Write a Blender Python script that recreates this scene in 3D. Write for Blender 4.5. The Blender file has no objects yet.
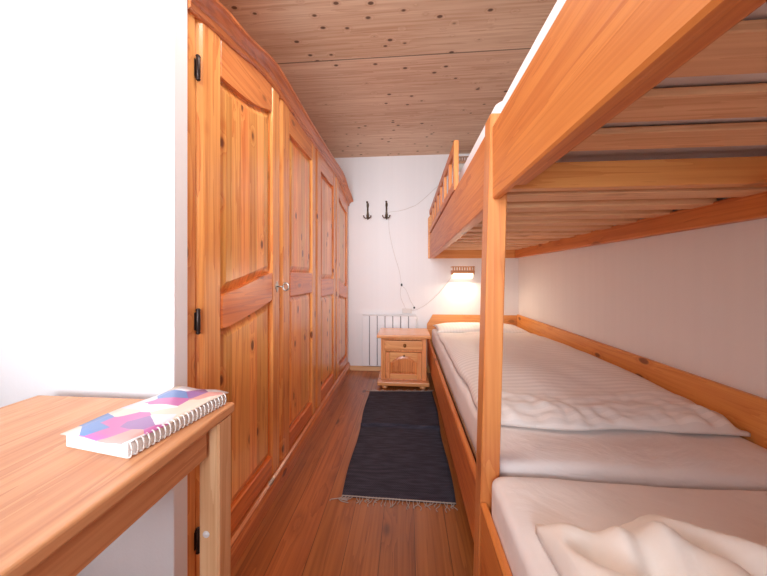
import bpy, bmesh, math, random
from mathutils import Vector, noise

random.seed(7)
SC = bpy.context.scene
COL = SC.collection

# ------------------------------------------------------------------ helpers
def srgb(r, g, b):
    def f(v):
        v /= 255.0
        return v / 12.92 if v <= .04045 else ((v + .055) / 1.055) ** 2.4
    return (f(r), f(g), f(b), 1.0)

def lerp(a, b, t):
    return a + (b - a) * t

def curve(pts):
    """smooth monotone interpolation through (x, y) points"""
    def f(x):
        if x <= pts[0][0]:
            return pts[0][1]
        for (x0, y0), (x1, y1) in zip(pts, pts[1:]):
            if x <= x1:
                return lerp(y0, y1, (x - x0) / (x1 - x0))
        return pts[-1][1]
    def g(x):                      # light box smoothing keeps the curve free of kinks
        return sum(f(x + d) for d in (-.06, -.04, -.02, 0, .02, .04, .06)) / 7
    return g

# ------------------------------------------------------------------ materials
class NT:
    def __init__(s, name):
        m = bpy.data.materials.new(name)
        m.use_nodes = True
        s.m, s.t = m, m.node_tree
        s.b = s.t.nodes['Principled BSDF']
        s.out = s.t.nodes['Material Output']
    def n(s, typ, **kw):
        nd = s.t.nodes.new(typ)
        for k, v in kw.items():
            if k.startswith('i_'):
                key = k[2:]
                nd.inputs[int(key) if key.isdigit() else key.replace('_', ' ')].default_value = v
            else:
                setattr(nd, k, v)
        return nd
    def l(s, a, b):
        s.t.links.new(a, b)
    def math(s, op, a, b=None, c=None):
        nd = s.n('ShaderNodeMath', operation=op)
        for i, v in enumerate((a, b, c)):
            if v is None:
                continue
            if isinstance(v, (int, float)):
                nd.inputs[i].default_value = v
            else:
                s.l(v, nd.inputs[i])
        return nd.outputs[0]
    def mix(s, fac, a, b, mode='MIX'):
        nd = s.n('ShaderNodeMix', data_type='RGBA', blend_type=mode)
        for sock, v in ((nd.inputs[0], fac), (nd.inputs[6], a), (nd.inputs[7], b)):
            if isinstance(v, (int, float, tuple)):
                sock.default_value = v
            else:
                s.l(v, sock)
        return nd.outputs[2]
    def ramp(s, fac, p0, p1):
        nd = s.n('ShaderNodeMapRange', interpolation_type='SMOOTHSTEP')
        nd.inputs[1].default_value = p0
        nd.inputs[2].default_value = p1
        s.l(fac, nd.inputs[0])
        return nd.outputs[0]

def wood(name, light, dark, grain='Z', knots=1.0, rough=.38, coat=.25, stave=None, seam=0.0,
         knot_col=(105, 48, 22), tint=.16, fine=1.0, knot_scale=1.0, offset=0.0, knot_cross=5.0, coat_rough=.2):
    t = NT(name)
    ax = 'XYZ'.index(grain)
    tc = t.n('ShaderNodeTexCoord')
    oi = t.n('ShaderNodeObjectInfo')
    sep0 = t.n('ShaderNodeSeparateXYZ')
    t.l(tc.outputs['Object'], sep0.inputs[0])
    rnd = t.math('MULTIPLY', oi.outputs['Random'], 37.0)
    comps = [sep0.outputs[i] for i in range(3)]
    stave_rand = None
    seam_mask = None
    if stave:
        sa, sw = 'XYZ'.index(stave[0]), stave[1]
        q = t.math('DIVIDE', t.math('ADD', comps[sa], 50 * sw + offset), sw)
        if stave[0] != grain and seam > 0:
            fr = t.math('FRACT', q)
            edge = t.math('MINIMUM', fr, t.math('SUBTRACT', 1.0, fr))
            seam_mask = t.math('LESS_THAN', edge, seam / sw)
        idx = t.math('FLOOR', q)
        wn = t.n('ShaderNodeTexWhiteNoise', noise_dimensions='1D')
        t.l(t.math('ADD', idx, rnd), wn.inputs['W'])
        stave_rand = wn.outputs['Value']
        comps[ax] = t.math('ADD', comps[ax], t.math('MULTIPLY', stave_rand, 9.0))
        other = [i for i in range(3) if i not in (ax, sa)][0]
        comps[other] = t.math('ADD', comps[other], t.math('MULTIPLY', stave_rand, 3.0))
    comps[ax] = t.math('ADD', comps[ax], rnd)
    comps[(ax + 1) % 3] = t.math('ADD', comps[(ax + 1) % 3], t.math('MULTIPLY', rnd, .37))
    cmb = t.n('ShaderNodeCombineXYZ')
    for i in range(3):
        t.l(comps[i], cmb.inputs[i])
    def scaled(along, cross):
        sc = [cross] * 3
        sc[ax] = along
        mp = t.n('ShaderNodeVectorMath', operation='MULTIPLY')
        mp.inputs[1].default_value = sc
        t.l(cmb.outputs[0], mp.inputs[0])
        return mp.outputs[0]
    # knots
    vo = t.n('ShaderNodeTexVoronoi', feature='F1')
    vo.inputs['Scale'].default_value = 1.0
    vo.inputs['Randomness'].default_value = 1.0
    t.l(scaled(3.0 * knot_scale, knot_cross * 1.15 * knot_scale), vo.inputs['Vector'])
    d = vo.outputs['Distance']
    halo = t.math('SUBTRACT', 1.0, t.ramp(d, .05, .32))
    knot = t.math('SUBTRACT', 1.0, t.ramp(d, .085, .15))
    # grain, bent around the knots
    n1 = t.n('ShaderNodeTexNoise', i_Scale=1.0, i_Detail=3.0, i_Roughness=.55, i_Distortion=.4)
    t.l(scaled(.9, 16), n1.inputs['Vector'])
    n2 = t.n('ShaderNodeTexNoise', i_Scale=1.0, i_Detail=2.0, i_Roughness=.6, i_Distortion=.1)
    t.l(scaled(1.6, 85), n2.inputs['Vector'])
    n3 = t.n('ShaderNodeTexNoise', i_Scale=1.0, i_Detail=1.0)
    t.l(scaled(.5, 3.5), n3.inputs['Vector'])
    rings = t.math('FRACT', t.math('ADD', t.math('MULTIPLY', n1.outputs[0], 5.0), t.math('MULTIPLY', halo, 1.6 * knots)))
    rings = t.math('MULTIPLY', rings, rings)
    g = t.math('ADD', t.math('MULTIPLY', rings, .42), t.math('MULTIPLY', t.ramp(n2.outputs[0], .35, .7), .33 * fine))
    g = t.math('ADD', g, t.math('MULTIPLY', t.ramp(n3.outputs[0], .3, .7), .3))
    col = t.mix(g, srgb(*light), srgb(*dark))
    if stave_rand is not None:
        hs = t.n('ShaderNodeHueSaturation')
        t.l(t.math('ADD', t.math('MULTIPLY', stave_rand, tint * 2), 1.0 - tint), hs.inputs['Value'])
        t.l(t.math('ADD', t.math('MULTIPLY', stave_rand, -.012), .506), hs.inputs['Hue'])
        t.l(col, hs.inputs['Color'])
        col = hs.outputs[0]
    if knots > 0:
        col = t.mix(t.math('MULTIPLY', halo, .35 * knots), col, srgb(*dark))
        col = t.mix(t.math('MULTIPLY', knot, .85 * min(1, knots)), col, srgb(*knot_col))
    if seam_mask is not None:
        col = t.mix(t.math('MULTIPLY', seam_mask, .7), col, srgb(45, 22, 10))
    t.l(col, t.b.inputs['Base Color'])
    t.b.inputs['Roughness'].default_value = rough
    t.b.inputs['Coat Weight'].default_value = coat
    t.b.inputs['Coat Roughness'].default_value = coat_rough
    bp = t.n('ShaderNodeBump', i_Strength=.12, i_Distance=.004)
    t.l(g, bp.inputs['Height'])
    t.l(bp.outputs[0], t.b.inputs['Normal'])
    return t.m

def plain(name, col, rough=.6, metal=0.0, var=.06, scale=6.0, bump=.05, bscale=60.0, coat=0.0, vscale=(1, 1, 1)):
    t = NT(name)
    tc = t.n('ShaderNodeTexCoord')
    mp = t.n('ShaderNodeMapping')
    mp.inputs['Scale'].default_value = vscale
    t.l(tc.outputs['Object'], mp.inputs[0])
    nz = t.n('ShaderNodeTexNoise', i_Scale=scale, i_Detail=3.0)
    t.l(mp.outputs[0], nz.inputs['Vector'])
    c = srgb(*col)
    dk = tuple(v * (1 - var * 2) for v in c[:3]) + (1,)
    t.l(t.mix(t.ramp(nz.outputs[0], .3, .7), c, dk), t.b.inputs['Base Color'])
    t.b.inputs['Roughness'].default_value = rough
    t.b.inputs['Metallic'].default_value = metal
    t.b.inputs['Coat Weight'].default_value = coat
    nb = t.n('ShaderNodeTexNoise', i_Scale=bscale, i_Detail=2.0)
    t.l(tc.outputs['Object'], nb.inputs['Vector'])
    bp = t.n('ShaderNodeBump', i_Strength=bump, i_Distance=.004)
    t.l(nb.outputs[0], bp.inputs['Height'])
    t.l(bp.outputs[0], t.b.inputs['Normal'])
    return t.m

def fabric(name, col, stripe=None, pitch=.022, amount=.08, wrinkle=.35):
    t = NT(name)
    tc = t.n('ShaderNodeTexCoord')
    sep = t.n('ShaderNodeSeparateXYZ')
    t.l(tc.outputs['Object'], sep.inputs[0])
    c = srgb(*col)
    nz = t.n('ShaderNodeTexNoise', i_Scale=3.5, i_Detail=5.0, i_Roughness=.55, i_Distortion=.7)
    t.l(tc.outputs['Object'], nz.inputs['Vector'])
    colr = t.mix(t.ramp(nz.outputs[0], .35, .75), c, tuple(v * .95 for v in c[:3]) + (1,))
    if stripe:
        s = t.math('ADD', sep.outputs['XYZ'.index(stripe)], t.math('MULTIPLY', nz.outputs[0], .02))
        w = t.math('FRACT', t.math('DIVIDE', s, pitch))
        m = t.math('GREATER_THAN', w, .5)
        colr = t.mix(m, colr, tuple(v * (1 - amount) for v in c[:3]) + (1,))
        t.l(t.math('ADD', t.math('MULTIPLY', m, .3), .5), t.b.inputs['Roughness'])
    else:
        t.b.inputs['Roughness'].default_value = .8
    t.l(colr, t.b.inputs['Base Color'])
    t.b.inputs['Sheen Weight'].default_value = .15
    bp = t.n('ShaderNodeBump', i_Strength=wrinkle, i_Distance=.02)
    t.l(nz.outputs[0], bp.inputs['Height'])
    t.l(bp.outputs[0], t.b.inputs['Normal'])
    return t.m

def rug_material():
    t = NT('rug_weave')
    tc = t.n('ShaderNodeTexCoord')
    sep = t.n('ShaderNodeSeparateXYZ')
    t.l(tc.outputs['Object'], sep.inputs[0])
    wx = t.math('SINE', t.math('MULTIPLY', sep.outputs[0], 620.0))
    wy = t.math('SINE', t.math('MULTIPLY', sep.outputs[1], 480.0))
    weave = t.math('MULTIPLY', wx, wy)
    nz = t.n('ShaderNodeTexNoise', i_Scale=1.0, i_Detail=4.0)
    mp = t.n('ShaderNodeMapping')
    mp.inputs['Scale'].default_value = (9, 60, 1)
    t.l(tc.outputs['Object'], mp.inputs[0])
    t.l(mp.outputs[0], nz.inputs['Vector'])
    f = t.math('ADD', t.math('MULTIPLY', t.ramp(weave, -1, 1), .35), t.math('MULTIPLY', t.ramp(nz.outputs[0], .3, .75), .65))
    t.l(t.mix(f, srgb(36, 36, 50), srgb(74, 72, 88)), t.b.inputs['Base Color'])
    t.b.inputs['Roughness'].default_value = .95
    bp = t.n('ShaderNodeBump', i_Strength=.5, i_Distance=.004)
    t.l(weave, bp.inputs['Height'])
    t.l(bp.outputs[0], t.b.inputs['Normal'])
    return t.m

def glow(name, col, strength):
    t = NT(name)
    t.b.inputs['Base Color'].default_value = srgb(*col)
    t.b.inputs['Emission Color'].default_value = srgb(*col)
    t.b.inputs['Emission Strength'].default_value = strength
    t.b.inputs['Roughness'].default_value = .4
    return t.m

def glass():
    t = NT('window_glass')
    tr = t.n('ShaderNodeBsdfTransparent')
    gl = t.n('ShaderNodeBsdfGlossy', i_Roughness=.02)
    fr = t.n('ShaderNodeFresnel', i_IOR=1.45)
    mx = t.n('ShaderNodeMixShader')
    t.l(fr.outputs[0], mx.inputs[0])
    t.l(tr.outputs[0], mx.inputs[1])
    t.l(gl.outputs[0], mx.inputs[2])
    t.l(mx.outputs[0], t.out.inputs[0])
    return t.m

def booklet_cover():
    t = NT('booklet_print')
    tc = t.n('ShaderNodeTexCoord')
    mp = t.n('ShaderNodeMapping')
    mp.inputs['Scale'].default_value = (16, 24, 1)
    mp.inputs['Rotation'].default_value = (0, 0, .5)
    t.l(tc.outputs['Object'], mp.inputs[0])
    vo = t.n('ShaderNodeTexVoronoi', feature='F1', i_Scale=1.0)
    t.l(mp.outputs[0], vo.inputs['Vector'])
    cr = t.n('ShaderNodeValToRGB')
    e = cr.color_ramp
    e.interpolation = 'CONSTANT'
    cols = [(0, (236, 232, 238)), (.22, (206, 120, 178)), (.36, (238, 222, 205)), (.5, (120, 150, 205)),
            (.62, (245, 240, 240)), (.76, (226, 168, 160)), (.88, (160, 120, 175))]
    e.elements[0].position, e.elements[0].color = 0, srgb(*cols[0][1])
    e.elements[1].position, e.elements[1].color = cols[1][0], srgb(*cols[1][1])
    for p, c in cols[2:]:
        el = e.elements.new(p)
        el.color = srgb(*c)
    sp = t.n('ShaderNodeSeparateColor')
    t.l(vo.outputs['Color'], sp.inputs[0])
    t.l(sp.outputs[0], cr.inputs[0])
    t.l(cr.outputs[0], t.b.inputs['Base Color'])
    t.b.inputs['Roughness'].default_value = .3
    return t.m

PINE_L, PINE_D = (250, 186, 112), (214, 122, 58)
M = {}
WX = dict(rough=.34, coat=.75, coat_rough=.2)
KN = (88, 34, 14)
M['door_v'] = wood('pine_upright', (252, 180, 102), (198, 98, 40), 'Z', knots=1.0, knot_scale=1.6, knot_col=KN, **WX)
M['door_h'] = wood('pine_cross_rail', (238, 136, 58), (184, 76, 24), 'Y', knots=.7, knot_scale=1.3, knot_col=KN, **WX)
M['panel'] = wood('pine_glued_staves', (255, 190, 106), (208, 110, 44), 'Z', knots=1.0, knot_scale=1.7, knot_col=KN, stave=('Y', .062), tint=.18, **WX)
M['door_top'] = wood('pine_top_rail', (240, 158, 88), (196, 102, 48), 'Y', knots=.7, knot_scale=1.3, knot_col=KN, **WX)
M['cornice'] = wood('pine_cornice', (222, 134, 74), (160, 78, 36), 'Y', knots=.8, knot_scale=1.4, knot_col=(70, 28, 14), **WX)
M['plinth'] = wood('pine_plinth', (232, 146, 84), (184, 94, 46), 'Y', knots=.9, knot_scale=1.4, knot_col=KN, **WX)
M['bed_y'] = wood('bed_pine_lengthwise', (226, 142, 70), (188, 94, 38), 'Y', knots=.6, rough=.45, coat=.05, knot_scale=.8)
M['bed_x'] = wood('bed_pine_crosswise', (240, 172, 100), (212, 128, 62), 'X', knots=.5, rough=.4, coat=.2)
M['bed_z'] = wood('bed_pine_upright', (230, 154, 86), (198, 108, 52), 'Z', knots=.25, rough=.4, coat=.2)  # post and balusters
M['board'] = wood('bed_side_panelling', (240, 170, 90), (214, 128, 58), 'Y', knots=.9, rough=.4, coat=.2, knot_scale=1.3)
M['slat'] = wood('slat_wood', (246, 200, 154), (214, 154, 108), 'X', knots=.2, rough=.55, coat=0)
M['stand_v'] = wood('nightstand_pine_upright', (244, 172, 108), (204, 116, 62), 'Z', knots=1.0, rough=.32, coat=.4, stave=('X', .07), tint=.1, knot_scale=1.4)
M['stand_h'] = wood('nightstand_pine_cross', (244, 178, 116), (210, 126, 70), 'X', knots=.6, rough=.32, coat=.4, knot_scale=1.3)
M['stand_panel'] = wood('nightstand_panel', (236, 152, 88), (176, 86, 40), 'Z', knots=1.0, rough=.34, coat=.4, stave=('X', .055), tint=.2, knot_scale=1.9, knot_col=(80, 32, 14))
M['table_h'] = wood('table_top_wood', (232, 172, 122), (190, 118, 72), 'Y', knots=.1, rough=.4, coat=.2)
M['table_v'] = wood('table_leg_wood', (240, 198, 152), (208, 148, 98), 'Z', knots=0, rough=.4, coat=.2)
M['floor'] = wood('floor_boards', (182, 106, 52), (128, 66, 28), 'Y', knots=.9, rough=.3, coat=.35, stave=('X', .139), seam=.0013,
                  knot_col=(70, 36, 20), tint=.12, knot_scale=.8, offset=.232, coat_rough=.25)
M['ceiling'] = wood('ceiling_boards', (238, 210, 182), (204, 162, 130), 'X', knots=1.0, rough=.6, coat=0, stave=('Y', 2.1), seam=.004,
                    knot_col=(74, 40, 24), tint=.04, knot_scale=2.7, offset=-.68, fine=1.4, knot_cross=4.2)
M['skirting'] = wood('skirting_pine', (238, 190, 140), (210, 150, 98), 'X', knots=.3, rough=.5, coat=.1)
M['skirting_y'] = wood('skirting_pine_side', (238, 190, 140), (210, 150, 98), 'Y', knots=.3, rough=.5, coat=.1)
M['wall'] = plain('white_wallpaper', (240, 236, 235), rough=.85, var=.008, scale=1.0, vscale=(26, 26, .3), bump=.12, bscale=140)
M['white_metal'] = plain('white_enamel', (240, 238, 238), rough=.35, var=.01, bump=0, coat=.3)
M['white_plastic'] = plain('white_plastic', (222, 214, 208), rough=.4, var=.01, bump=0)
M['cable'] = plain('white_cable', (214, 203, 197), rough=.5, var=.02, bump=0)
M['dark_metal'] = plain('dark_iron', (58, 46, 42), rough=.42, metal=.7, var=.1)
M['bronze'] = plain('aged_bronze', (92, 72, 54), rough=.4, metal=.75, var=.15)
M['silver'] = plain('worn_steel', (176, 168, 158), rough=.28, metal=.95, var=.08)
M['brass'] = plain('dull_brass', (150, 108, 58), rough=.38, metal=.8, var=.1)
M['shade_gap'] = plain('painted_gap_shade', (128, 124, 126), rough=.6, var=.02)  # grey colour stands in for shade between the radiator plates
M['black'] = plain('black_plastic', (28, 26, 26), rough=.5, var=.05)
M['sheet'] = fabric('white_sheet', (243, 233, 228), wrinkle=.8)
M['duvet'] = fabric('white_striped_duvet', (246, 236, 229), 'Y', .034, .10, wrinkle=.4)
M['duvet_plain'] = fabric('white_duvet', (246, 236, 226), wrinkle=.4)
M['pillow'] = fabric('white_pillow', (247, 240, 234), 'X', .03, .05, wrinkle=.3)
M['ticking'] = fabric('white_mattress_cover', (236, 233, 238), wrinkle=.2)
M['rug'] = rug_material()
M['fringe'] = plain('pale_fringe', (190, 176, 166), rough=.9, var=.1)
M['print'] = booklet_cover()
M['paper'] = plain('white_paper', (240, 238, 236), rough=.7, var=.08, scale=3, vscale=(1, 30, 60))
M['lampglow'] = glow('lit_diffuser', (255, 240, 212), 1.6)
M['lampoff'] = plain('unlit_diffuser', (222, 214, 204), rough=.5, var=.02)
M['lampwood'] = wood('lamp_wood', (222, 166, 116), (182, 122, 76), 'X', knots=0, rough=.5, coat=.1)
M['lampwood2'] = wood('upper_lamp_wood', (196, 158, 128), (160, 120, 94), 'X', knots=0, rough=.5, coat=.1)
M['glass'] = glass()

# ------------------------------------------------------------------ mesh helpers
def bx(bm, x0, x1, y0, y1, z0, z1, bev=.003, mat=0, seg=1):
    vs = [bm.verts.new((x, y, z)) for x in (x0, x1) for y in (y0, y1) for z in (z0, z1)]
    fs = [bm.faces.new([vs[i] for i in q]) for q in
          ((0, 1, 3, 2), (4, 6, 7, 5), (0, 4, 5, 1), (2, 3, 7, 6), (0, 2, 6, 4), (1, 5, 7, 3))]
    for f in fs:
        f.material_index = mat
    if bev:
        es = list({e for f in fs for e in f.edges})
        r = bmesh.ops.bevel(bm, geom=es, offset=bev, segments=seg, affect='EDGES', profile=.5)
        for f in r['faces']:
            f.material_index = mat
    return fs

def loft(bm, loops, mat=0, cap=True, closed=True, smooth=False):
    rows = [[bm.verts.new(p) for p in lp] for lp in loops]
    n = len(rows[0])
    for a, b in zip(rows, rows[1:]):
        for i in range(n if closed else n - 1):
            j = (i + 1) % n
            f = bm.faces.new((a[i], a[j], b[j], b[i]))
            f.material_index = mat
            f.smooth = smooth
    if cap and closed:
        for r in (rows[0][::-1], rows[-1]):
            f = bm.faces.new(r)
            f.material_index = mat
    return rows

def lathe(bm, prof, c, n=20, axis='Z', mat=0):
    loops = []
    for r, h in prof:
        lp = []
        for i in range(n):
            a = 2 * math.pi * i / n
            u, v = r * math.cos(a), r * math.sin(a)
            p = {'Z': (u, v, h), 'X': (h, u, v), 'Y': (u, h, v)}[axis]
            lp.append((c[0] + p[0], c[1] + p[1], c[2] + p[2]))
        loops.append(lp)
    loft(bm, loops, mat, smooth=True)

def tube(bm, pts, r, n=8, mat=0):
    pts = [Vector(p) for p in pts]
    loops = []
    up = Vector((.13, .31, .94)).normalized()
    for i, p in enumerate(pts):
        d = (pts[min(i + 1, len(pts) - 1)] - pts[max(i - 1, 0)]).normalized()
        s = d.cross(up)
        if s.length < 1e-3:
            s = d.cross(Vector((1, 0, 0)))
        s.normalize()
        w = s.cross(d)
        rr = r[i] if isinstance(r, (list, tuple)) else r
        loops.append([p + (s * math.cos(2 * math.pi * k / n) + w * math.sin(2 * math.pi * k / n)) * rr for k in range(n)])
    loft(bm, loops, mat, smooth=True)

def spline(pts, m=6):
    P = [Vector(p) for p in pts]
    out = []
    for i in range(len(P) - 1):
        p0, p1, p2, p3 = P[max(i - 1, 0)], P[i], P[i + 1], P[min(i + 2, len(P) - 1)]
        for k in range(m):
            t = k / m
            out.append(.5 * ((2 * p1) + (p2 - p0) * t + (2 * p0 - 5 * p1 + 4 * p2 - p3) * t * t + (3 * p1 - p0 - 3 * p2 + p3) * t ** 3))
    out.append(P[-1])
    return out

def extrude_x(bm, poly, x0, x1, mat=0, bev=0):
    """polygon in (y, z), given a thickness along X"""
    a = [bm.verts.new((x0, y, z)) for y, z in poly]
    b = [bm.verts.new((x1, y, z)) for y, z in poly]
    fs = [bm.faces.new(a[::-1]), bm.faces.new(b)]
    n = len(poly)
    for i in range(n):
        j = (i + 1) % n
        fs.append(bm.faces.new((a[i], a[j], b[j], b[i])))
    for f in fs:
        f.material_index = mat
    if bev:
        es = [e for e in fs[1].edges]
        r = bmesh.ops.bevel(bm, geom=es, offset=bev, segments=2, affect='EDGES', profile=.5)
        for f in r['faces']:
            f.material_index = mat

def extrude_y(bm, poly, y0, y1, mat=0, bev=0):
    """polygon in (x, z), given a thickness along Y"""
    a = [bm.verts.new((x, y0, z)) for x, z in poly]
    b = [bm.verts.new((x, y1, z)) for x, z in poly]
    fs = [bm.faces.new(a), bm.faces.new(b[::-1])]
    n = len(poly)
    for i in range(n):
        j = (i + 1) % n
        fs.append(bm.faces.new((a[j], a[i], b[i], b[j])))
    for f in fs:
        f.material_index = mat
    if bev:
        es = list(fs[0].edges)
        r = bmesh.ops.bevel(bm, geom=es, offset=bev, segments=2, affect='EDGES', profile=.5)
        for f in r['faces']:
            f.material_index = mat

def wpos(o):
    p = Vector(o.location)
    while o.parent:
        o = o.parent
        p = p + o.location
    return p

def obj(name, bm, mats, parent=None, base=False, label=None):
    bmesh.ops.recalc_face_normals(bm, faces=bm.faces)
    me = bpy.data.meshes.new(name)
    xs = [v.co for v in bm.verts]
    lo = Vector((min(v.x for v in xs), min(v.y for v in xs), min(v.z for v in xs)))
    hi = Vector((max(v.x for v in xs), max(v.y for v in xs), max(v.z for v in xs)))
    c = (lo + hi) / 2
    if base:
        c.z = lo.z
    bmesh.ops.translate(bm, verts=bm.verts, vec=-c)
    bm.to_mesh(me)
    bm.free()
    o = bpy.data.objects.new(name, me)
    COL.objects.link(o)
    for m in (mats if isinstance(mats, (list, tuple)) else [mats]):
        me.materials.append(m)
    if parent:
        o.parent = parent
        o.location = c - wpos(parent)
    else:
        o.location = c
    if label:
        o['label'] = label
    return o

def tag(o, label, cat, group=None, kind=None):
    o['label'] = label
    o['category'] = cat
    if group:
        o['group'] = group
    if kind:
        o['kind'] = kind
    return o

def thing(name, label, cat, loc, group=None):
    o = bpy.data.objects.new(name, None)
    o.empty_display_size = .1
    COL.objects.link(o)
    o.location = loc
    return tag(o, label, cat, group)

def struct(name, bm, m, label=None, parent=None):
    o = obj(name, bm, m, parent)
    if not parent:
        o['kind'] = 'structure'
    if label:
        o['label'] = label
    return o

def nb():
    return bmesh.new()

def one(fn, *a, **k):
    bm = nb()
    fn(bm, *a, **k)
    return bm

def smooth(o, lvl=0):
    for p in o.data.polygons:
        p.use_smooth = True
    if lvl:
        md = o.modifiers.new('sub', 'SUBSURF')
        md.levels = md.render_levels = lvl
    return o

# ------------------------------------------------------------------ the room
XL, XR, YN, YB, ZC = -1.27, 1.25, -1.05, 3.289, 2.485

struct('floor', one(bx, XL - .1, XR + .1, YN - .1, YB + .1, -.06, 0, 0), M['floor'], 'reddish brown pine plank floor')
struct('ceiling', one(bx, XL - .1, XR + .1, YN - .1, YB + .1, ZC, ZC + .06, 0), M['ceiling'], 'knotty brown wooden ceiling')
struct('wall_back', one(bx, XL - .1, XR + .1, YB, YB + .1, 0, ZC, 0), M['wall'], 'white wall at the far end of the room')
struct('wall_right', one(bx, XR, XR + .1, YN, YB, 0, ZC, 0), M['wall'], 'white wall beside the bunk beds')
struct('wall_left', one(bx, XL - .1, XL, YN, YB, 0, ZC, 0), M['wall'], 'white wall behind the wardrobe')
struct('wall_left_return', one(bx, XL, -.662, .765, .818, 0, ZC, .002), M['wall'], 'narrow white wall return at the near end of the wardrobe')
# wall behind the camera with its window
WX0, WX1, WZ0, WZ1 = -1.0, .22, .85, 2.15
bm = nb()
bx(bm, XL - .1, WX0, YN - .1, YN, 0, ZC, 0)
bx(bm, WX1, XR + .1, YN - .1, YN, 0, ZC, 0)
bx(bm, WX0, WX1, YN - .1, YN, 0, WZ0, 0)
bx(bm, WX0, WX1, YN - .1, YN, WZ1, ZC, 0)
struct('wall_near', bm, M['wall'])
bm = nb()
for a, b in ((WX0, WX0 + .05), (WX1 - .05, WX1), ((WX0 + WX1) / 2 - .035, (WX0 + WX1) / 2 + .035)):
    bx(bm, a, b, YN - .075, YN - .02, WZ0, WZ1, .004)
for a, b in ((WZ0, WZ0 + .05), (WZ1 - .05, WZ1)):
    bx(bm, WX0, WX1, YN - .074, YN - .021, a, b, .004)
win = struct('window_1', bm, M['skirting'])
obj('pane', one(bx, WX0 + .03, WX1 - .03, YN - .052, YN - .048, WZ0 + .03, WZ1 - .03, 0), M['glass'], win)
struct('baseboard_back', one(bx, -.66, .26, YB - .016, YB, 0, .055, .004), M['skirting'], 'pale wooden skirting along the far wall')
struct('baseboard_left_return', one(bx, XL, -.67, .75, .765, 0, .055, .004), M['skirting'])

# ------------------------------------------------------------------ wardrobe
W = -.665                                  # front plane of the doors
YA, YE = .822, 3.272
def ud(y):
    return min(y - YA, YE - y)
_zb = curve([(-.1, 1.905), (0, 1.915), (.1, 1.945), (.25, 1.98), (.36, 2.018), (.5, 2.045), (.65, 2.052), (2, 2.05)])
_zt = curve([(-.1, 1.94), (0, 1.965), (.08, 2.012), (.2, 2.03), (.3, 2.052), (.4, 2.092), (.5, 2.116), (.65, 2.114), (1.0, 2.10), (2, 2.10)])
_at = curve([(0, 1.81), (.16, 1.82), (.35, 1.848), (.45, 1.88), (.56, 1.93), (.7, 1.93), (.8, 1.915), (1.0, 1.925), (1.3, 1.925)])
_mt = curve([(0, 1.025), (.16, 1.03), (.3, 1.058), (.42, 1.09), (.55, 1.12), (2, 1.12)])
_mb = curve([(0, .90), (.16, .905), (.3, .926), (.45, .957), (.55, .985), (2, .985)])
def drop(y):                               # the far half sits a touch lower across its middle rails
    return -.045 if y > 2.05 else 0
zb, zt, at_ = (lambda y: _zb(ud(y))), (lambda y: _zt(ud(y))), (lambda y: _at(ud(y)))
mt, mb = (lambda y: _mt(ud(y)) + drop(y)), (lambda y: _mb(ud(y)) + drop(y))

ward = thing('wardrobe', 'tall knotty orange pine wardrobe with four panelled doors and arched cornice', 'wardrobe', (-.95, 2.04, 0))
bm = nb()
XB = XL + .01
bx(bm, XB, W - .034, YA, YA + .022, .02, 1.93, .002)
bx(bm, XB, W - .034, YE - .022, YE, .02, 1.93, .002)
bx(bm, XB, W - .034, 2.03, 2.052, .02, 1.93, .002)
bx(bm, XB, W - .036, YA, YE, 1.90, 1.925, .002)
bx(bm, XB, W - .036, YA, YE, .06, .085, .002)
bx(bm, XB, XB + .008, YA, YE, .02, 1.93, 0)
ys = [lerp(YA, YE, i / 60) for i in range(61)]
bx(bm, W - .034, W - .006, YA, .862, .1, 1.93, .004)
bx(bm, W - .034, W - .006, 3.262, YE, .1, 1.93, .004)
poly = [(y, 1.88) for y in ys] + [(y, zt(y) - .03) for y in reversed(ys)]
extrude_x(bm, poly, W - .06, W - .036)
obj('carcass', bm, M['door_v'], ward)

# cornice: a moulded section swept along the arched line
bm = nb()
sec = [(-.012, 0), (.004, -.004), (.010, .10), (.010, .42), (.018, .50), (.022, .62), (.034, .80), (.040, .86), (.052, .90), (.055, 1.0), (-.03, 1.0)]
ys = [lerp(YA - .002, YE + .004, i / 110) for i in range(111)]
loft(bm, [[(W + dx, y, lerp(zb(y), zt(y), t)) for dx, t in sec] for y in ys], smooth=False)
obj('cornice', bm, M['cornice'], ward, label='dark curved moulded cornice')
# plinth
bm = nb()
sec = [(-.03, 0), (.02, 0), (.02, .062), (.012, .078), (.012, .088), (.002, .098), (-.03, .098)]
loft(bm, [[(W + dx, y, z) for dx, z in sec] for y in (YA, YE)])
obj('plinth', bm, M['plinth'], ward)

def panel_loops(ya, yb, lo, hi, n=14):
    """outline of a door panel, counter-clockwise in (y, z), as a function of the inset"""
    def loop(ins):
        a, b = ya + ins, yb - ins
        L = [lerp(a, b, i / n) for i in range(n + 1)]
        return [(y, lo(y) + ins) for y in L] + [(y, hi(y) - ins) for y in reversed(L)]
    return loop

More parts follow.
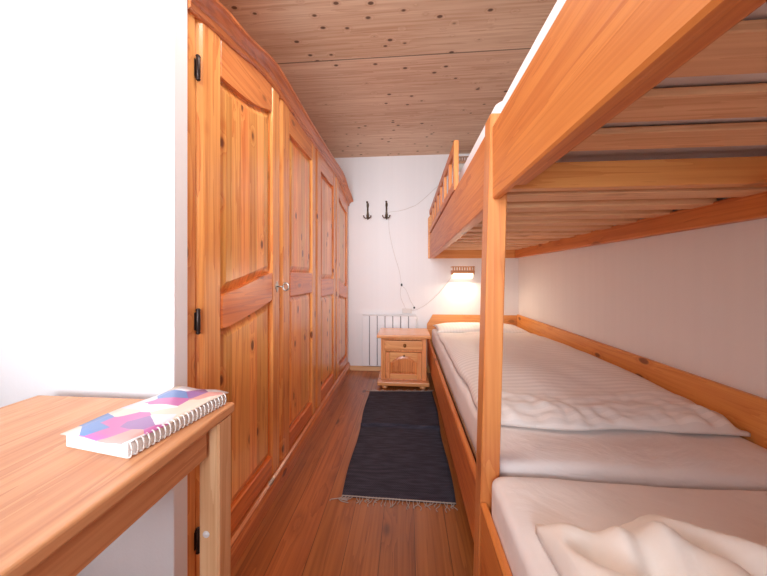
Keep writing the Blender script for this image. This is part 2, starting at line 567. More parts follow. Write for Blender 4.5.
bounds = [.865, 1.475, 2.08, 2.68, 3.258]
SW = .112
for k in range(4):
    y0, y1 = bounds[k] + .002, bounds[k + 1] - .002
    a, b = y0 + SW, y1 - SW * .86
    bm = nb()
    T = .03
    topz = lambda y: zb(y) + .018
    # stiles with a wide rounded outer edge
    for s, (p, q) in enumerate(((y0, a), (b, y1))):
        r = .026
        if s == 0:
            pr = [(W - T, p), (W - .014, p), (W - .006, p + r * .35), (W - .001, p + r * .8), (W, p + r * 1.15), (W, q - .005), (W - .005, q), (W - T, q)]
        else:
            pr = [(W - T, p), (W - .005, p), (W, p + .005), (W, q - r * 1.15), (W - .001, q - r * .8), (W - .006, q - r * .35), (W - .014, q), (W - T, q)]
        loft(bm, [[(x, y, .106) for x, y in pr], [(x, y, topz(y)) for x, y in pr]], 0)
    L = [lerp(a, b, i / 18) for i in range(19)]
    extrude_x(bm, [(y, at_(y)) for y in L] + [(y, topz(y)) for y in reversed(L)], W - T, W - .0015, 2, .005)
    extrude_x(bm, [(y, mb(y)) for y in L] + [(y, mt(y)) for y in reversed(L)], W - T, W + .001, 1, .008)
    extrude_x(bm, [(a, .106), (b, .106), (b, .2), (a, .2)], W - T, W - .0015, 1, .006)
    door = obj('door', bm, [M['door_v'], M['door_h'], M['door_top']], ward)
    for nm, lo, hi in (('upper_panel', mt, at_), ('lower_panel', lambda y: .2, mb)):
        lp = panel_loops(a, b, lo, hi)
        bm = nb()
        loft(bm, [[(x, y, z) for y, z in lp(i)] for x, i in ((W - .029, -.004), (W - .0225, -.003), (W - .0225, .004), (W - .0085, .036), (W - .007, .040))])
        obj(nm, bm, M['panel'], door)
    # iron hinges, seen on the nearest door only
    if k == 0:
        hy = y0 - .006
        for hz in (.255, .955, 1.765):
            bm = nb()
            lathe(bm, [(.002, -.042), (.0055, -.040), (.0075, -.036), (.005, -.032), (.0065, -.030), (.0065, .030), (.005, .032), (.0075, .036), (.0055, .040), (.002, .042)], (W + .003, hy, hz), 12)
            bx(bm, W - .012, W - .0035, hy - .006, hy + .006, hz - .028, hz + .028, .001)
            obj('hinge', bm, M['dark_metal'], door, label='dark iron barrel hinge')
    if k == 0:
        ky, kz = y1 - .05, 1.045
        bm = nb()
        pl = [(ky + .012 * math.cos(t) * (1 + .25 * math.cos(2 * t)), kz + .026 * math.sin(t) * (1 + .12 * math.cos(4 * t))) for t in [2 * math.pi * i / 24 for i in range(24)]]
        extrude_x(bm, pl, W - .001, W + .003, 0, .001)
        obj('keyhole_plate', bm, M['silver'], door, label='steel keyhole plate')
        bm = nb()
        tube(bm, [(W + .002, ky, kz), (W + .034, ky, kz)], .0036, 10)
        lathe(bm, [(.001, -.004), (.006, -.003), (.006, .003), (.001, .004)], (W + .033, ky, kz), 12, 'X')
        ring = [(W + .034 + .015 + .015 * math.cos(t), ky, kz + .019 * math.sin(t)) for t in [math.pi + 2 * math.pi * i / 22 for i in range(23)]]
        tube(bm, ring, .0043, 8)
        obj('key', bm, M['silver'], door, label='steel key with oval bow in the lock')

# ------------------------------------------------------------------ table with booklet (near left)
TX0, TX1, TY0, TY1, TZ = -1.02, -.447, .02, .716, .77
tab = thing('table', 'small pale wooden table beside the wardrobe with a booklet on top', 'table', ((TX0 + TX1) / 2, (TY0 + TY1) / 2, 0))
bm = nb()
bx(bm, TX0, TX1, TY0, TY1, TZ - .026, TZ, .006, 0, 3)
obj('table_top', bm, M['table_h'], tab)
LT = TZ - .026
for lx in (TX0 + .032, TX1 - .0265):
    for ly in (TY0 + .045, TY1 - .040):
        bm = nb()
        h = .0255
        loops = []
        for z, e in ((0, .0245), (.03, h), (.62, h), (LT, h)):
            ch = .004
            loops.append([(lx + dx, ly + dy, z) for dx, dy in ((-e + ch, -e), (e - ch, -e), (e, -e + ch), (e, e - ch), (e - ch, e), (-e + ch, e), (-e, e - ch), (-e, -e + ch))])
        loft(bm, loops)
        leg = obj('leg', bm, M['table_v'], tab)
        if lx > -.6 and ly > .5:
            bm = nb()
            lathe(bm, [(.001, .0005), (.0085, .0005), (.008, -.0012), (.001, -.0018)], (lx - .006, ly - .0255, .478), 16, 'Y')
            obj('sticker', bm, M['paper'], leg, label='small round white sticker on the leg')
bm = nb(); bx(bm, TX1 - .043, TX1 - .022, TY0 + .075, TY1 - .075, LT - .075, LT, .004); obj('apron', bm, M['table_h'], tab)
bm = nb(); bx(bm, TX0 + .026, TX0 + .047, TY0 + .075, TY1 - .075, LT - .075, LT, .004); obj('apron', bm, M['table_h'], tab)
bm = nb(); bx(bm, TX0 + .06, TX1 - .06, TY1 - .062, TY1 - .042, LT - .075, LT, .004); obj('apron', bm, M['table_h'], tab)
bm = nb(); bx(bm, TX0 + .06, TX1 - .06, TY0 + .042, TY0 + .062, LT - .075, LT, .004); obj('apron', bm, M['table_h'], tab)

BX1, BY1, BZ = -.459, .706, TZ
bk = thing('booklet', 'colourful printed booklet with white edges lying on the small table', 'booklet', (BX1, BY1, BZ))
bm = nb(); bx(bm, BX1 - .16, BX1 - .004, BY1 - .235, BY1 - .004, BZ, BZ + .026, .002); obj('pages', bm, M['paper'], bk)
bm = nb()
rows = []
for j in range(13):
    y = lerp(BY1 - .24, BY1, j / 12)
    rows.append([(lerp(BX1 - .165, BX1, i / 8), y, BZ + .0275 + .004 * math.sin(i * .6 + j * .35) ** 2) for i in range(9)])
vt = [[bm.verts.new(p) for p in r] for r in rows]
vb = [[bm.verts.new((p[0], p[1], p[2] - .0016)) for p in r] for r in rows]
for j in range(12):
    for i in range(8):
        bm.faces.new((vt[j][i], vt[j][i + 1], vt[j + 1][i + 1], vt[j + 1][i]))
        bm.faces.new((vb[j][i], vb[j + 1][i], vb[j + 1][i + 1], vb[j][i + 1]))
for j in range(12):
    bm.faces.new((vt[j][8], vb[j][8], vb[j + 1][8], vt[j + 1][8]))
    bm.faces.new((vt[j][0], vt[j + 1][0], vb[j + 1][0], vb[j][0]))
for i in range(8):
    bm.faces.new((vt[0][i], vb[0][i], vb[0][i + 1], vt[0][i + 1]))
    bm.faces.new((vt[12][i], vt[12][i + 1], vb[12][i + 1], vb[12][i]))
smooth(obj('cover', bm, M['print'], bk, label='printed cover in pink, blue and cream'))
bm = nb()
for j in range(22):
    y = BY1 - .232 + j * .0104
    ring = [(BX1 - .003 + .007 * math.cos(t), y, BZ + .0155 + .0138 * math.sin(t)) for t in [2 * math.pi * i / 12 for i in range(13)]]
    tube(bm, ring, .0016, 6)
obj('binding', bm, M['white_plastic'], bk, label='white ringed binding along the edge')
bk.rotation_euler.z = -.16

# ------------------------------------------------------------------ bunk beds
RX = .268                                   # aisle face of the upper rails
far = thing('bunk_bed', 'orange pine bunk bed at the far wall with guard rail on its upper berth', 'bunk bed', (.75, 2.1, 0), 'pine bunk beds')
near = thing('bunk_bed', 'orange pine bunk bed nearest the viewer, without a guard rail, ending at the front post', 'bunk bed', (.75, -.05, 0), 'pine bunk beds')
# the leaning front post
bm = nb()
loops = []
for i in range(9):
    z = 1.6 * i / 8
    x = .253 - .026 * (1.33 - z)
    c = .003
    p, q, r, s = x, x + .056, .9, .965
    loops.append([(p + c, r, z), (q - c, r, z), (q, r + c, z), (q, s - c, z), (q - c, s, z), (p + c, s, z), (p, s - c, z), (p, r + c, z)])
loft(bm, loops)
obj('post', bm, M['bed_z'], far, label='upright square front post')
def rail(x0, x1, y0, y1, z0, z1, parent, name='side_rail', m='bed_y', bev=.006, label=None):
    return obj(name, one(bx, x0, x1, y0, y1, z0, z1, bev, 0, 2), M[m], parent, label=label)
def sloped(x0, x1, y0, y1, za, zb_, parent, label):
    """rail whose lower and upper edges run slightly out of level: za, zb_ = (bottom, top) at each end"""
    bm = nb()
    c = .005
    lp = []
    for y, (a, b) in ((y0, za), (y1, zb_)):
        lp.append([(x0 + c, y, a), (x1 - c, y, a), (x1, y, a + c), (x1, y, b - c), (x1 - c, y, b), (x0 + c, y, b), (x0, y, b - c), (x0, y, a + c)])
    loft(bm, lp)
    return obj('side_rail', bm, M['bed_y'], parent, label=label)
RT = .022
sloped(RX, RX + .05, .968, 3.262, (1.332, 1.582), (1.300, 1.562), far, 'upper side rail')
sloped(.243, .268, .968, 3.262, (.137, .386), (.137, .386), far, 'lower side rail')
sloped(.265, .288, -.97, .897, (1.335, 1.562), (1.335, 1.562), near, 'upper side rail')
sloped(.2285, .2495, -.97, .897, (.155, .403), (.155, .403), near, 'lower side rail')
rail(.2885, .325, -.95, .80, 1.345, 1.40, near, 'slat_bearer')
rail(1.20, 1.244, 1.0, 3.262, 1.30, 1.392, far, 'wall_bearer')
rail(1.20, 1.244, -.97, .93, 1.36, 1.46, near, 'wall_bearer')
rail(.3205, 1.244, .945, .985, 1.38, 1.462, near, 'end_beam', 'bed_x', .004)
rail(.289, 1.244, -.985, -.95, 1.30, 1.70, near, 'end_board', 'bed_x', .004)
rail(.2505, 1.20, -.985, -.95, 0.0, .60, near, 'end_board', 'bed_x', .004)
rail(.215, .264, -1.045, -.975, 0, 1.75, near, 'post', 'bed_z', .003)
# head boards with a cut corner
def headboard(x, z0, z1, cx_, cz):
    bm = nb()
    extrude_y(bm, [(x, z0), (1.244, z0), (1.244, z1), (x + cx_, z1), (x, z1 - cz)], 3.264, 3.286, 0, .003)
    obj('headboard', bm, M['bed_x'], far)
headboard(.238, 0, .662, .065, .11)
headboard(.250, 1.30, 1.80, .03, .045)
# panel along the wall behind the lower berth
bm = nb(); bx(bm, 1.222, 1.244, 1.0, 3.258, .2, .675, .003, 0, 1); obj('side_board', bm, M['board'], far, label='knotty board along the wall')
bm = nb(); bx(bm, 1.222, 1.244, -.95, .99, .2, .675, .003, 0, 1); obj('side_board', bm, M['board'], near, label='knotty board along the wall')
# guard rail
GX0, GX1 = .264, .290
obj('guard_post', one(bx, GX0, GX1, 1.60, 1.645, 1.575, 1.851, .002), M['bed_z'], far)
obj('guard_rail', one(bx, GX0, GX1 - .004, 1.646, 3.261, 1.792, 1.846, .004), M['bed_y'], far)
obj('guard_rail', one(bx, GX0, GX1 - .004, 1.646, 3.261, 1.584, 1.632, .004), M['bed_y'], far)
for i in range(6):
    y = 1.79 + .225 * i
    obj('baluster', one(bx, GX0 + .002, GX1 - .006, y, y + .06, 1.633, 1.791, .002), M['bed_z'], far)
# slats
y = 1.03
while y < 3.2:
    obj('slat', one(bx, .3185, 1.215, y, y + .09, 1.382, 1.411, .002), M['slat'], far)
    y += .185
y = -.93
while y < .9:
    obj('slat', one(bx, .294, 1.215, y, y + .10, 1.464, 1.482, .002), M['slat'], near)
    y += .155
# lower berth slat decks (hidden below the mattresses)
for par, a, b, z in ((far, 1.03, 3.2, .33), (near, -.93, .85, .33)):
    obj('slat_deck', one(bx, .292, 1.20, a, b, z, z + .02, .002), M['slat'], par)

def mattress(name, label, x0, x1, y0, y1, z0, z1, m, r=.035, sag=.006, seed=0, group='white mattresses'):
    """soft box: subdivided, rounded, slightly uneven"""
    bm = nb()
    nx, ny = 16, 30
    def top(u, v):
        x, y = lerp(x0, x1, u), lerp(y0, y1, v)
        return x, y
    def prof(i, n, d0, d1):
        return lerp(d0, d1, i / n)
    rings = []
    # rounded-rectangle outline, several heights
    def outline(ins):
        pts = []
        R = max(.004, .035 - ins * .3)
        a0, a1, b0, b1 = x0 + ins, x1 - ins, y0 + ins, y1 - ins
        for cx, cy, st in ((a1 - R, b0 + R, -90), (a1 - R, b1 - R, 0), (a0 + R, b1 - R, 90), (a0 + R, b0 + R, 180)):
            for k in range(7):
                t = math.radians(st + 90 * k / 6)
                pts.append((cx + R * math.cos(t), cy + R * math.sin(t)))
        out = []
        for i, p in enumerate(pts):
            q = pts[(i + 1) % len(pts)]
            d = math.hypot(q[0] - p[0], q[1] - p[1])
            m_ = max(1, int(d / .03))
            for k in range(m_):
                out.append((lerp(p[0], q[0], k / m_), lerp(p[1], q[1], k / m_)))
        return out
    base = outline(0)
    cx, cy = (x0 + x1) / 2, (y0 + y1) / 2
    def scaled(ins, z):
        lp = []
        for px, py in base:
            fx = (x1 - x0 - 2 * ins) / (x1 - x0)
            fy = (y1 - y0 - 2 * ins) / (y1 - y0)
            X, Y = cx + (px - cx) * fx, cy + (py - cy) * fy
            q = X * .8 + Y * .6 + .25 * noise.noise((X * 3, Y * 3, seed))
            crease = max(0, 1 - abs(((q * 7 + seed * .3) % 1) - .5) * 9) * noise.noise((X * 2.5, Y * 2.5, seed + 3.3))
            nz = noise.noise((X * 6 + seed, Y * 6, z * 5)) * sag + crease * sag * .9
            lp.append((X + nz * .4, Y + nz * .4, z + (nz if z > z0 + .03 else 0)))
        return lp
    loops = [scaled(.01, z0), scaled(0, z0 + .015)]
    for k in range(1, 4):
        loops.append(scaled(0, lerp(z0 + .015, z1 - r, k / 3)))
    for k in range(1, 6):
        t = math.radians(90 * k / 5)
        loops.append(scaled(r * (1 - math.cos(t)), z1 - r + r * math.sin(t)))
    for ins in [.05 + .02 * i_ for i_ in range(20)]:
        if ins < (x1 - x0) / 2 - .01:
            loops.append(scaled(ins, z1 + .003))
    loft(bm, loops, smooth=True)
    o = smooth(obj(name, bm, m, base=True))
    return tag(o, label, 'mattress', group)

mattress('mattress', 'white sheeted mattress on the far lower berth under the striped duvet', .2895, 1.218, .915, 3.25, .353, .518, M['sheet'], .03, .009, 1)
mattress('mattress', 'white sheeted mattress on the near lower berth with rounded front corner', .2525, 1.218, -.94, .895, .353, .498, M['sheet'], .024, .006, 2)
mattress('mattress', 'white mattress on the far upper berth behind the guard rail', .323, 1.218, 1.045, 3.25, 1.413, 1.742, M['ticking'], .03, .008, 3)
mattress('mattress', 'white mattress on the near upper berth above the broad side rail', .323, 1.218, -.94, 1.03, 1.486, 1.712, M['ticking'], .03, .008, 4)

def cloth(name, x0, x1, y0, y1, zf, m, nx=60, ny=90, bottom=.45, par=None):
    """thick quilt: height field over a closed underside"""
    bm = nb()
    T = [[bm.verts.new((lerp(x0, x1, i / nx), lerp(y0, y1, j / ny), 0)) for i in range(nx + 1)] for j in range(ny + 1)]
    B = [[None] * (nx + 1) for _ in range(ny + 1)]
    for j in range(ny + 1):
        for i in range(nx + 1):
            v = T[j][i]
            x, y, z = zf(i / nx, j / ny, v.co.x, v.co.y)
            b = bottom(x, y) if callable(bottom) else bottom
            v.co = (x, y, max(z, b + .004))
            B[j][i] = bm.verts.new((x, y, b))
    for j in range(ny):
        for i in range(nx):
            bm.faces.new((T[j][i], T[j][i + 1], T[j + 1][i + 1], T[j + 1][i]))
            bm.faces.new((B[j][i], B[j + 1][i], B[j + 1][i + 1], B[j][i + 1]))
    for j in range(ny):
        bm.faces.new((T[j][0], T[j + 1][0], B[j + 1][0], B[j][0]))
        bm.faces.new((T[j][nx], B[j][nx], B[j + 1][nx], T[j + 1][nx]))
    for i in range(nx):
        bm.faces.new((T[0][i], B[0][i], B[0][i + 1], T[0][i + 1]))
        bm.faces.new((T[ny][i], T[ny][i + 1], B[ny][i + 1], B[ny][i]))
    return smooth(obj(name, bm, m, par, base=True))

def edge(u, w=.12):
    d = min(u, 1 - u)
    return 1.0 if d > w else math.sqrt(max(0, 1 - (1 - d / w) ** 2))

def zf_far(u, v, x, y):
    h = .012 + .028 * edge(u, .14) * edge(v, .04)
    h += .042 * math.sin(min(1, max(0, v / .9)) * math.pi) ** .8 * (.35 + .65 * edge(u, .3))
    h += .02 * math.exp(-((u - .78) / .16) ** 2) * math.sin(v * math.pi)
    puff = noise.noise((x * 3.2, y * 2.4, 1.7)) * .018 + noise.noise((x * 8, y * 6, 4.2)) * .009
    near_hem = max(0, 1 - v / .13)
    folds = near_hem * (.007 * math.sin(x * 62 + 6 * noise.noise((x * 5, y * 9, 0))) + .014 * noise.noise((x * 22, y * 30, 7)) + .012 * noise.noise((x * 9, y * 16, 3)))
    ridge = .010 * math.exp(-((v - .05) / .015) ** 2) + .006 * math.exp(-((v - .10 - .02 * math.sin(x * 7)) / .012) ** 2)
    yy = y + (.010 * math.sin(x * 9) + .02 * noise.noise((x * 4, 2.2, 0))) * max(0, 1 - v * 3)
    xx = x + (.02 * noise.noise((y * 3, 5.1, 0))) * max(0, 1 - u * 4)
    return xx, yy, .531 + h + (puff * edge(u, .2) + folds + ridge) * edge(v, .02)
d1 = cloth('duvet', .305, 1.215, 1.11, 2.80, zf_far, M['duvet'], nx=90, ny=130, bottom=.531)
tag(d1, 'white striped duvet spread over the far lower berth', 'duvet', 'white duvets')

def zf_near(u, v, x, y):
    vv = 1 - v                                # bunched towards the middle of the room
    h = .022 + .05 * edge(u, .12) * edge(v, .06)
    puff = noise.noise((x * 4, y * 3, 9.7)) * .03
    fall = max(0, 1 - vv / .5)
    folds = (.026 * math.sin(x * 34 + y * 10 + 5 * noise.noise((x * 3, y * 5, 1))) + .012 * math.sin(x * 71 - y * 16 + 6 * noise.noise((x * 5, y * 4, 6))) + .02 * noise.noise((x * 14, y * 7, 2))) * fall
    yy = y + (.05 * noise.noise((x * 5, 8.1, 0)) + .02 * math.sin(x * 27)) * max(0, 1 - vv * 3)
    xx = x + (.03 * noise.noise((y * 4, 3.1, 0))) * max(0, 1 - u * 4)
    return xx, yy, .512 + h + (puff + folds) * edge(v, .06) * edge(u, .1)
d2 = cloth('duvet', .30, 1.215, -.9, .66, zf_near, M['duvet_plain'], nx=110, ny=110, bottom=.512)
tag(d2, 'white duvet bunched in folds on the near lower berth', 'duvet', 'white duvets')

def pillow(label, cx, cy, z0, w, d, h, m, seed=0):
    bm = nb()
    n = 28
    rows_t, rows_b = [], []
    for j in range(n + 1):
        rt, rb = [], []
        for i in range(n + 1):
            u, v = i / n * 2 - 1, j / n * 2 - 1
            k = (1 - abs(u) ** 2.6) * (1 - abs(v) ** 2.6)
            t = max(0, k) ** .5
            pin = 1 - .05 * (1 - abs(v) ** 2) * abs(u) ** 3
            pin2 = 1 - .08 * (1 - abs(u) ** 2) * abs(v) ** 3
            x, y = cx + u * w / 2 * pin, cy + v * d / 2 * pin2
            nz = noise.noise((x * 7 + seed, y * 7, 0)) * .012 * t
            rt.append(bm.verts.new((x, y, z0 + .018 + (h - .018) * t + nz)))
            if 0 < i < n and 0 < j < n:
                rb.append(bm.verts.new((x, y, z0 + .018 * (1 - t))))
            else:
                rb.append(rt[-1])
        rows_t.append(rt); rows_b.append(rb)
    for j in range(n):
        for i in range(n):
            bm.faces.new((rows_t[j][i], rows_t[j][i + 1], rows_t[j + 1][i + 1], rows_t[j + 1][i]))
            q = (rows_b[j][i], rows_b[j + 1][i], rows_b[j + 1][i + 1], rows_b[j][i + 1])
            if len(set(q)) == 4 and bm.faces.get(q) is None:
                try:
                    bm.faces.new(q)
                except ValueError:
                    pass
    o = smooth(obj('pillow', bm, m, base=True))
    return tag(o, label, 'pillow')
pillow('plump white pillow against the headboard of the far lower berth', .752, 3.035, .530, .91, .42, .075, M['pillow'])

# ------------------------------------------------------------------ nightstand
NX = -.024
ns = thing('nightstand', 'small pine nightstand with one drawer and arched door below the window-less wall', 'nightstand', (NX, 2.97, 0))
ns['label'] = 'small pine nightstand with one drawer and an arched door beside the bed'
bm = nb(); bx(bm, NX - .26, NX + .26, 2.755, 3.15, .495, .527, .008, 0, 3); obj('stand_top', bm, M['stand_h'], ns)
bm = nb(); bx(bm, NX - .255, NX + .25, 2.748, 3.13, .036, .076, .008, 0, 3); obj('base_board', bm, M['stand_h'], ns)
bm = nb()
F = 2.80
bx(bm, NX - .222, NX - .2, F + .001, 3.13, .078, .494, .002)
bx(bm, NX + .2, NX + .222, F + .001, 3.13, .078, .494, .002)
bx(bm, NX - .2, NX + .2, 3.115, 3.13, .078, .494, 0)
bx(bm, NX - .222, NX - .178, F, F + .02, .078, .494, .002)
bx(bm, NX + .178, NX + .222, F, F + .02, .078, .494, .002)
bx(bm, NX - .178, NX + .178, F + .002, F + .02, .472, .494, .002)
bx(bm, NX - .178, NX + .178, F + .002, F + .02, .357, .374, .002)
bx(bm, NX - .178, NX + .178, F + .002, F + .02, .078, .092, .002)
obj('carcass', bm, M['stand_v'], ns)
bm = nb(); bx(bm, NX - .186, NX + .186, F - .014, F + .003, .376, .468, .007, 0, 2); dr = obj('drawer', bm, M['stand_h'], ns)
bm = nb()
lathe(bm, [(.004, .002), (.016, 0), (.014, -.006), (.006, -.009), (.006, -.02), (.013, -.026), (.014, -.032), (.008, -.038), (.001, -.039)], (NX + .012, F - .014, .424), 16, 'Y')
obj('knob', bm, M['brass'], dr, label='brass drawer knob')
# door: frame with an arched opening and recessed staves
bm = nb()
da, db, dz0, dz1 = NX - .176, NX + .176, .094, .354
f0, f1 = F - .014, F + .002
sw = .044
bx(bm, da, da + sw, f0, f1, dz0, dz1, .004)
bx(bm, db - sw, db, f0, f1, dz0, dz1, .004)
bx(bm, da + sw, db - sw, f0, f1, dz0, dz0 + .046, .004, 1)
def arch(x):
    t = (x - NX) / (db - sw - NX)
    return .258 + .062 * max(0, 1 - t * t * 1.25) if abs(t) < .9 else .258
L = [lerp(da + sw, db - sw, i / 24) for i in range(25)]
extrude_y(bm, [(x, arch(x)) for x in L] + [(x, dz1) for x in reversed(L)], f0, f1, 1, .003)
dd = obj('door', bm, [M['stand_v'], M['stand_h']], ns)
lp = lambda ins: [(lerp(da + sw + ins, db - sw - ins, i / 20), dz0 + .046 + ins) for i in range(21)] + \
    [(lerp(db - sw - ins, da + sw + ins, i / 20), arch(lerp(db - sw - ins, da + sw + ins, i / 20)) - ins) for i in range(21)]
bm = nb()
loft(bm, [[(x, y, z) for x, z in lp(i)] for y, i in ((F + .004, -.003), (F - .002, -.002), (F - .002, .004), (F - .009, .024), (F - .010, .026))])
obj('door_panel', bm, M['stand_panel'], dd)
bm = nb()
lathe(bm, [(.003, .002), (.008, 0), (.004, -.006), (.004, -.012), (.009, -.018), (.007, -.024), (.001, -.025)], (NX + .005, F - .014, .325), 12, 'Y')
obj('knob', bm, M['brass'], dd)
for sx in (-.185, .185):
    for y in (2.80, 3.08):
        bm = nb()
        lathe(bm, [(.016, 0), (.026, .005), (.033, .016), (.030, .028), (.018, .0355)], (NX + sx, y, 0), 18)
        obj('foot', bm, M['stand_h'], ns, label='turned bun foot')

# ------------------------------------------------------------------ radiator, socket, cables
rad = thing('radiator', 'flat white panel radiator on the far wall behind the nightstand', 'radiator', (-.16, 3.26, .07))
bm = nb()
for i in range(7):
    x = -.501 + .089 * i
    bx(bm, x, min(x + .080, .113), 3.236, 3.262, .07, .645, .003)
obj('panel', bm, M['white_metal'], rad)
bm = nb(); bx(bm, -.498, .11, 3.245, 3.262, .08, .64, 0); obj('back_panel', bm, M['shade_gap'], rad, label='grey backing painted as shade in the gaps between the white plates')
bm = nb(); bx(bm, -.505, .115, 3.24, 3.27, .648, .658, .003); obj('top_grille', bm, M['white_metal'], rad)
for bxx in (-.33, -.02):
    bm = nb(); bx(bm, bxx, bxx + .04, 3.262, 3.289, .2, .55, .002); obj('wall_bracket', bm, M['white_metal'], rad)
bm = nb()
tube(bm, spline([(.10, 3.25, .62), (.118, 3.25, .615), (.124, 3.252, .59), (.124, 3.252, .3), (.124, 3.252, .06)]), .008, 10)
lathe(bm, [(.004, -.02), (.014, -.018), (.016, 0), (.014, .018), (.004, .02)], (.108, 3.25, .62), 14, 'X')
obj('pipe', bm, M['white_metal'], rad)

so = thing('power_socket', 'small white double power socket on the wall above the radiator', 'power socket', (.02, 3.28, .70))
bm = nb(); bx(bm, -.045, .065, 3.272, 3.289, .672, .728, .004, 0, 2); obj('socket_plate', bm, M['white_plastic'], so)
for cx in (-.018, .038):
    bm = nb()
    lathe(bm, [(.022, .001), (.022, -.003), (.018, -.003), (.017, -.001)], (cx, 3.272, .70), 18, 'Y')
    obj('outlet', bm, M['white_plastic'], so)

CY_ = 3.2865
def cord(label, pts, cat='cable'):
    bm = nb()
    tube(bm, spline([(x, CY_, z) for x, z in pts], 8), .0026, 6)
    return tag(obj('electric_cable', bm, M['cable'], label=None), label, cat)
c1 = thing('electric_cable', 'thin pale cable from the upper lamp past a coat hook down to the socket', 'cable', (-.2, CY_, 1.8))
bm = nb()
tube(bm, spline([(x, CY_, z) for x, z in ((.54, 2.27), (.385, 2.146), (.16, 1.946), (.05, 1.888), (-.069, 1.852), (-.19, 1.836), (-.196, 1.80), (-.20, 1.746), (-.192, 1.62), (-.161, 1.457), (-.12, 1.30), (-.08, 1.169), (-.05, 1.0))], 8), .0026, 6)
tube(bm, spline([(x, CY_, z) for x, z in ((-.05, .99), (-.065, .93), (-.055, .84), (-.02, .76), (.0, .715))], 6), .0026, 6)
tube(bm, spline([(x, CY_, z) for x, z in ((-.05, .99), (.0, .94), (.05, .82), (.092, .735), (.06, .705))], 6), .0026, 6)
obj('wire', bm, M['cable'], c1)
bm = nb(); bx(bm, -.06, -.04, 3.272, 3.288, .985, 1.012, .003); obj('inline_switch', bm, M['black'], c1, label='small black cord switch')
bm = nb(); lathe(bm, [(.003, 0), (.011, -.001), (.011, -.02), (.003, -.024)], (.094, 3.287, .738), 12, 'Y'); obj('plug', bm, M['black'], c1, label='small black plug')
cord('thin pale cable from the lit lower wall lamp down to the socket', ((.53, 1.12), (.50, 1.07), (.43, .975), (.34, .872), (.23, .775), (.137, .722), (.066, .70)))

# ------------------------------------------------------------------ coat hooks
def hook(x, label):
    h = thing('coat_hook', label, 'coat hook', (x, 3.289, 1.75), 'bronze coat hooks')
    bm = nb()
    pl = [(x - .012, 1.945), (x + .012, 1.945), (x + .014, 1.915), (x + .008, 1.89), (x + .009, 1.84), (x + .018, 1.80), (x + .014, 1.765), (x, 1.75),
          (x - .014, 1.765), (x - .018, 1.80), (x - .009, 1.84), (x - .008, 1.89), (x - .014, 1.915)]
    extrude_y(bm, pl, 3.280, 3.2895, 0, .002)
    obj('back_plate', bm, M['bronze'], h)
    bm = nb()
    tube(bm, spline([(x, 3.282, 1.86), (x, 3.262, 1.87), (x, 3.235, 1.90), (x, 3.228, 1.935)]), [.008, .0075, .007, .0068, .0065, .006, .006, .006, .006, .006, .006, .006, .006, .006, .006, .006, .006, .006, .006][:19], 8)
    lathe(bm, [(.001, -.012), (.009, -.009), (.0125, 0), (.009, .009), (.001, .012)], (x, 3.228, 1.943), 14)
    obj('upper_prong', bm, M['bronze'], h)
    for s in (-1, 1):
        bm = nb()
        tube(bm, spline([(x, 3.28, 1.795), (x + s * .008, 3.262, 1.772), (x + s * .022, 3.244, 1.763), (x + s * .036, 3.238, 1.774), (x + s * .041, 3.237, 1.786)]), .006, 8)
        lathe(bm, [(.001, -.008), (.007, -.005), (.008, 0), (.006, .006), (.001, .008)], (x + s * .041, 3.237, 1.788), 12)
        obj('lower_prong', bm, M['bronze'], h)
    bm = nb(); lathe(bm, [(.001, .001), (.012, 0), (.011, -.006), (.001, -.010)], (x, 3.28, 1.80), 14, 'Y'); obj('rosette', bm, M['bronze'], h)
hook(-.442, 'bronze double coat hook nearer the wardrobe on the far wall')
hook(-.224, 'bronze double coat hook nearer the bunk with a cord passing it')

# ------------------------------------------------------------------ reading lamps
def lamp(x, z, label, wood_m, diff):
    r = thing('wall_lamp', label, 'wall lamp', (x, 3.289, z), 'slatted wall lamps')
    w = .12
    bm = nb()
    bx(bm, x - w, x + w, 3.165, 3.178, z + .03, z + .062, .003)
    bx(bm, x - w, x - w + .012, 3.178, 3.288, z + .015, z + .062, .003)
    bx(bm, x + w - .012, x + w, 3.178, 3.288, z + .015, z + .062, .003)
    obj('frame', bm, wood_m, r)
    bm = nb()
    for i in range(9):
        xx = x - w + .004 + i * (2 * w - .02) / 8
        bx(bm, xx, xx + .012, 3.164, 3.177, z + .063, z + .096, .002)
    bx(bm, x - w, x + w, 3.163, 3.179, z + .0965, z + .106, .002)
    bx(bm, x - w, x - w + .012, 3.18, 3.288, z + .0965, z + .106, .002)
    bx(bm, x + w - .012, x + w, 3.18, 3.288, z + .0965, z + .106, .002)
    obj('slatted_top', bm, wood_m, r)
    bm = nb()
    n = 12
    lp = []
    for xx in (x - w + .014, x + w - .014):
        lp.append([(xx, 3.18, z + .03)] + [(xx, 3.235 - .055 * math.cos(math.pi * k / n), z + .018 - .045 * math.sin(math.pi * k / n)) for k in range(n + 1)] + [(xx, 3.288, z + .03)])
    loft(bm, lp, smooth=False)
    obj('diffuser', bm, diff, r)
    bm = nb(); bx(bm, x - .05, x + .05, 3.2815, 3.289, z + .012, z + .06, .002); obj('wall_plate', bm, wood_m, r)
lamp(.626, 1.10, 'lit slatted wooden wall lamp above the far lower berth', M['lampwood'], M['lampglow'])
lamp(.626, 2.30, 'unlit greyish slatted wall lamp above the far upper berth', M['lampwood2'], M['lampoff'])

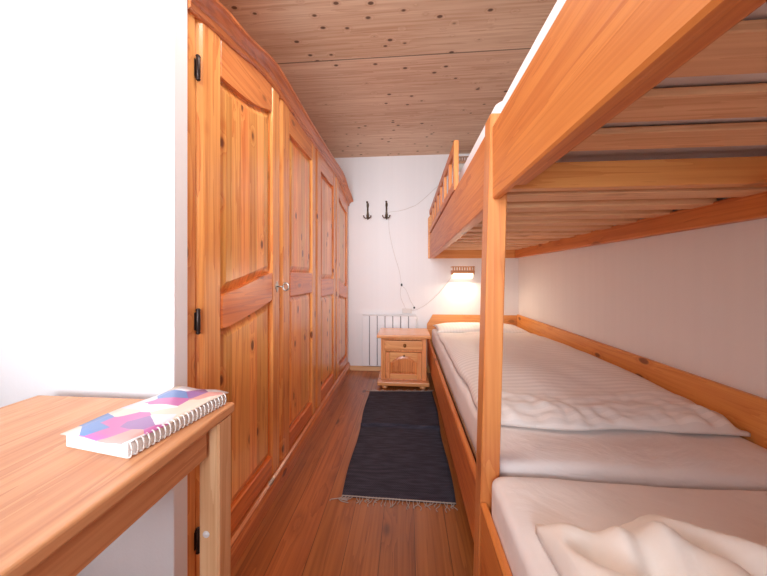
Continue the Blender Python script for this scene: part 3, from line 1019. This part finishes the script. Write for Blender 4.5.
# ------------------------------------------------------------------ rug
rug = thing('rug', 'dark navy woven runner rug with frayed pale fringe on the plank floor', 'rug', (-.04, 2.06, 0))
bm = nb()
ncx, ncy = 26, 230
def rugp(u, v):
    a = Vector((lerp(-.318, .24, u), lerp(1.398, 1.392, u), 0))
    b = Vector((lerp(-.348, .252, u), lerp(2.69, 2.735, u), 0))
    p = a.lerp(b, v)
    p.x += .006 * math.sin(v * 11) * (1 if u > .5 else -1) * abs(u - .5) * 2
    p.z = .007 + .020 * math.exp(-((v - .515 - .01 * math.sin(u * 5)) / .011) ** 2) + .0015 * noise.noise((u * 5, v * 9, 0))
    return p
G = [[bm.verts.new(rugp(i / ncx, j / ncy)) for i in range(ncx + 1)] for j in range(ncy + 1)]
H = [[bm.verts.new((v.co.x, v.co.y, .0006)) for v in r] for r in G]
for j in range(ncy):
    for i in range(ncx):
        bm.faces.new((G[j][i], G[j][i + 1], G[j + 1][i + 1], G[j + 1][i]))
        bm.faces.new((H[j][i], H[j + 1][i], H[j + 1][i + 1], H[j][i + 1]))
    bm.faces.new((G[j][0], G[j + 1][0], H[j + 1][0], H[j][0]))
    bm.faces.new((G[j][ncx], H[j][ncx], H[j + 1][ncx], G[j + 1][ncx]))
for i in range(ncx):
    bm.faces.new((G[0][i], H[0][i], H[0][i + 1], G[0][i + 1]))
    bm.faces.new((G[ncy][i], G[ncy][i + 1], H[ncy][i + 1], H[ncy][i]))
smooth(obj('woven_field', bm, M['rug'], rug))
for side in (0, 1):
    bm = nb()
    for i in range(34):
        u = (i + .5) / 34
        p = rugp(u, side)
        dy = -1 if side == 0 else 1
        Lh = random.uniform(.02, .055)
        sk = random.uniform(-.025, .02) - (.03 if u < .12 else 0)
        pts = [(p.x, p.y - dy * .006, .006), (p.x + sk * .3, p.y + dy * Lh * .35, .004), (p.x + sk * 1.2, p.y + dy * Lh * .7, .003), (p.x + sk * random.uniform(.2, 1.8), p.y + dy * Lh, .0025)]
        tube(bm, spline(pts, 3), .0020, 5)
    tube(bm, [rugp(i / 20, .002 if side == 0 else .998) + Vector((0, -.002 if side == 0 else .002, 0)) for i in range(21)], .0028, 6)
    obj('fringe', bm, M['fringe'], rug, label='frayed pale fringe')

# ------------------------------------------------------------------ light
def area(name, loc, rot, sx, sy, power, col, spread=180):
    l = bpy.data.lights.new(name, 'AREA')
    l.spread = math.radians(spread)
    l.shape = 'RECTANGLE'
    l.size, l.size_y = sx, sy
    l.energy = power
    l.color = col
    o = bpy.data.objects.new(name, l)
    o.location = loc
    o.rotation_euler = rot
    COL.objects.link(o)
    return o
area('daylight', ((WX0 + WX1) / 2, YN + .02, (WZ0 + WZ1) / 2), (math.radians(90), 0, 0), WX1 - WX0 - .1, WZ1 - WZ0 - .1, 18, (.85, .94, 1.0), 70)
area('daylight_soft', ((WX0 + WX1) / 2, YN + .03, (WZ0 + WZ1) / 2), (math.radians(90), 0, 0), WX1 - WX0 - .1, WZ1 - WZ0 - .1, 8.5, (.94, .97, 1.0))
area('added_overhead_fill', (-.2, .9, ZC - .04), (0, 0, 0), .5, .5, 11, (1.0, .94, .86))  # added overhead fill above the aisle, no fixture modelled
area('reading_light', (.626, 3.2, 1.055), (math.radians(-15), 0, 0), .2, .1, 2.9, (1.0, .80, .58))

w = bpy.data.worlds.new('sky')
SC.world = w
w.use_nodes = True
bg = w.node_tree.nodes['Background']
sky = w.node_tree.nodes.new('ShaderNodeTexSky')
sky.sky_type = 'NISHITA'
sky.sun_elevation = math.radians(40)
sky.sun_rotation = math.radians(20)
sky.sun_disc = False
w.node_tree.links.new(sky.outputs[0], bg.inputs[0])
bg.inputs[1].default_value = .25

# ------------------------------------------------------------------ camera
FPX = 285.0
yaw = math.atan(22.5 / FPX)
cam = bpy.data.cameras.new('camera')
cam.sensor_fit = 'HORIZONTAL'
cam.sensor_width = 36.0
cam.lens = FPX / 767 * 36.0
cam.shift_y = -(288 - 276) / 767.0
cam.clip_start = .02
co = bpy.data.objects.new('camera', cam)
co.location = (0, 0, 1.1)
co.rotation_euler = (math.radians(90), 0, yaw)
COL.objects.link(co)
SC.camera = co
SC.view_settings.view_transform = 'Standard'
SC.view_settings.look = 'None'
SC.view_settings.exposure = 0.0
SC.view_settings.use_white_balance = True
SC.view_settings.white_balance_temperature = 6250
SC.cycles.max_bounces = 10
SC.cycles.diffuse_bounces = 6
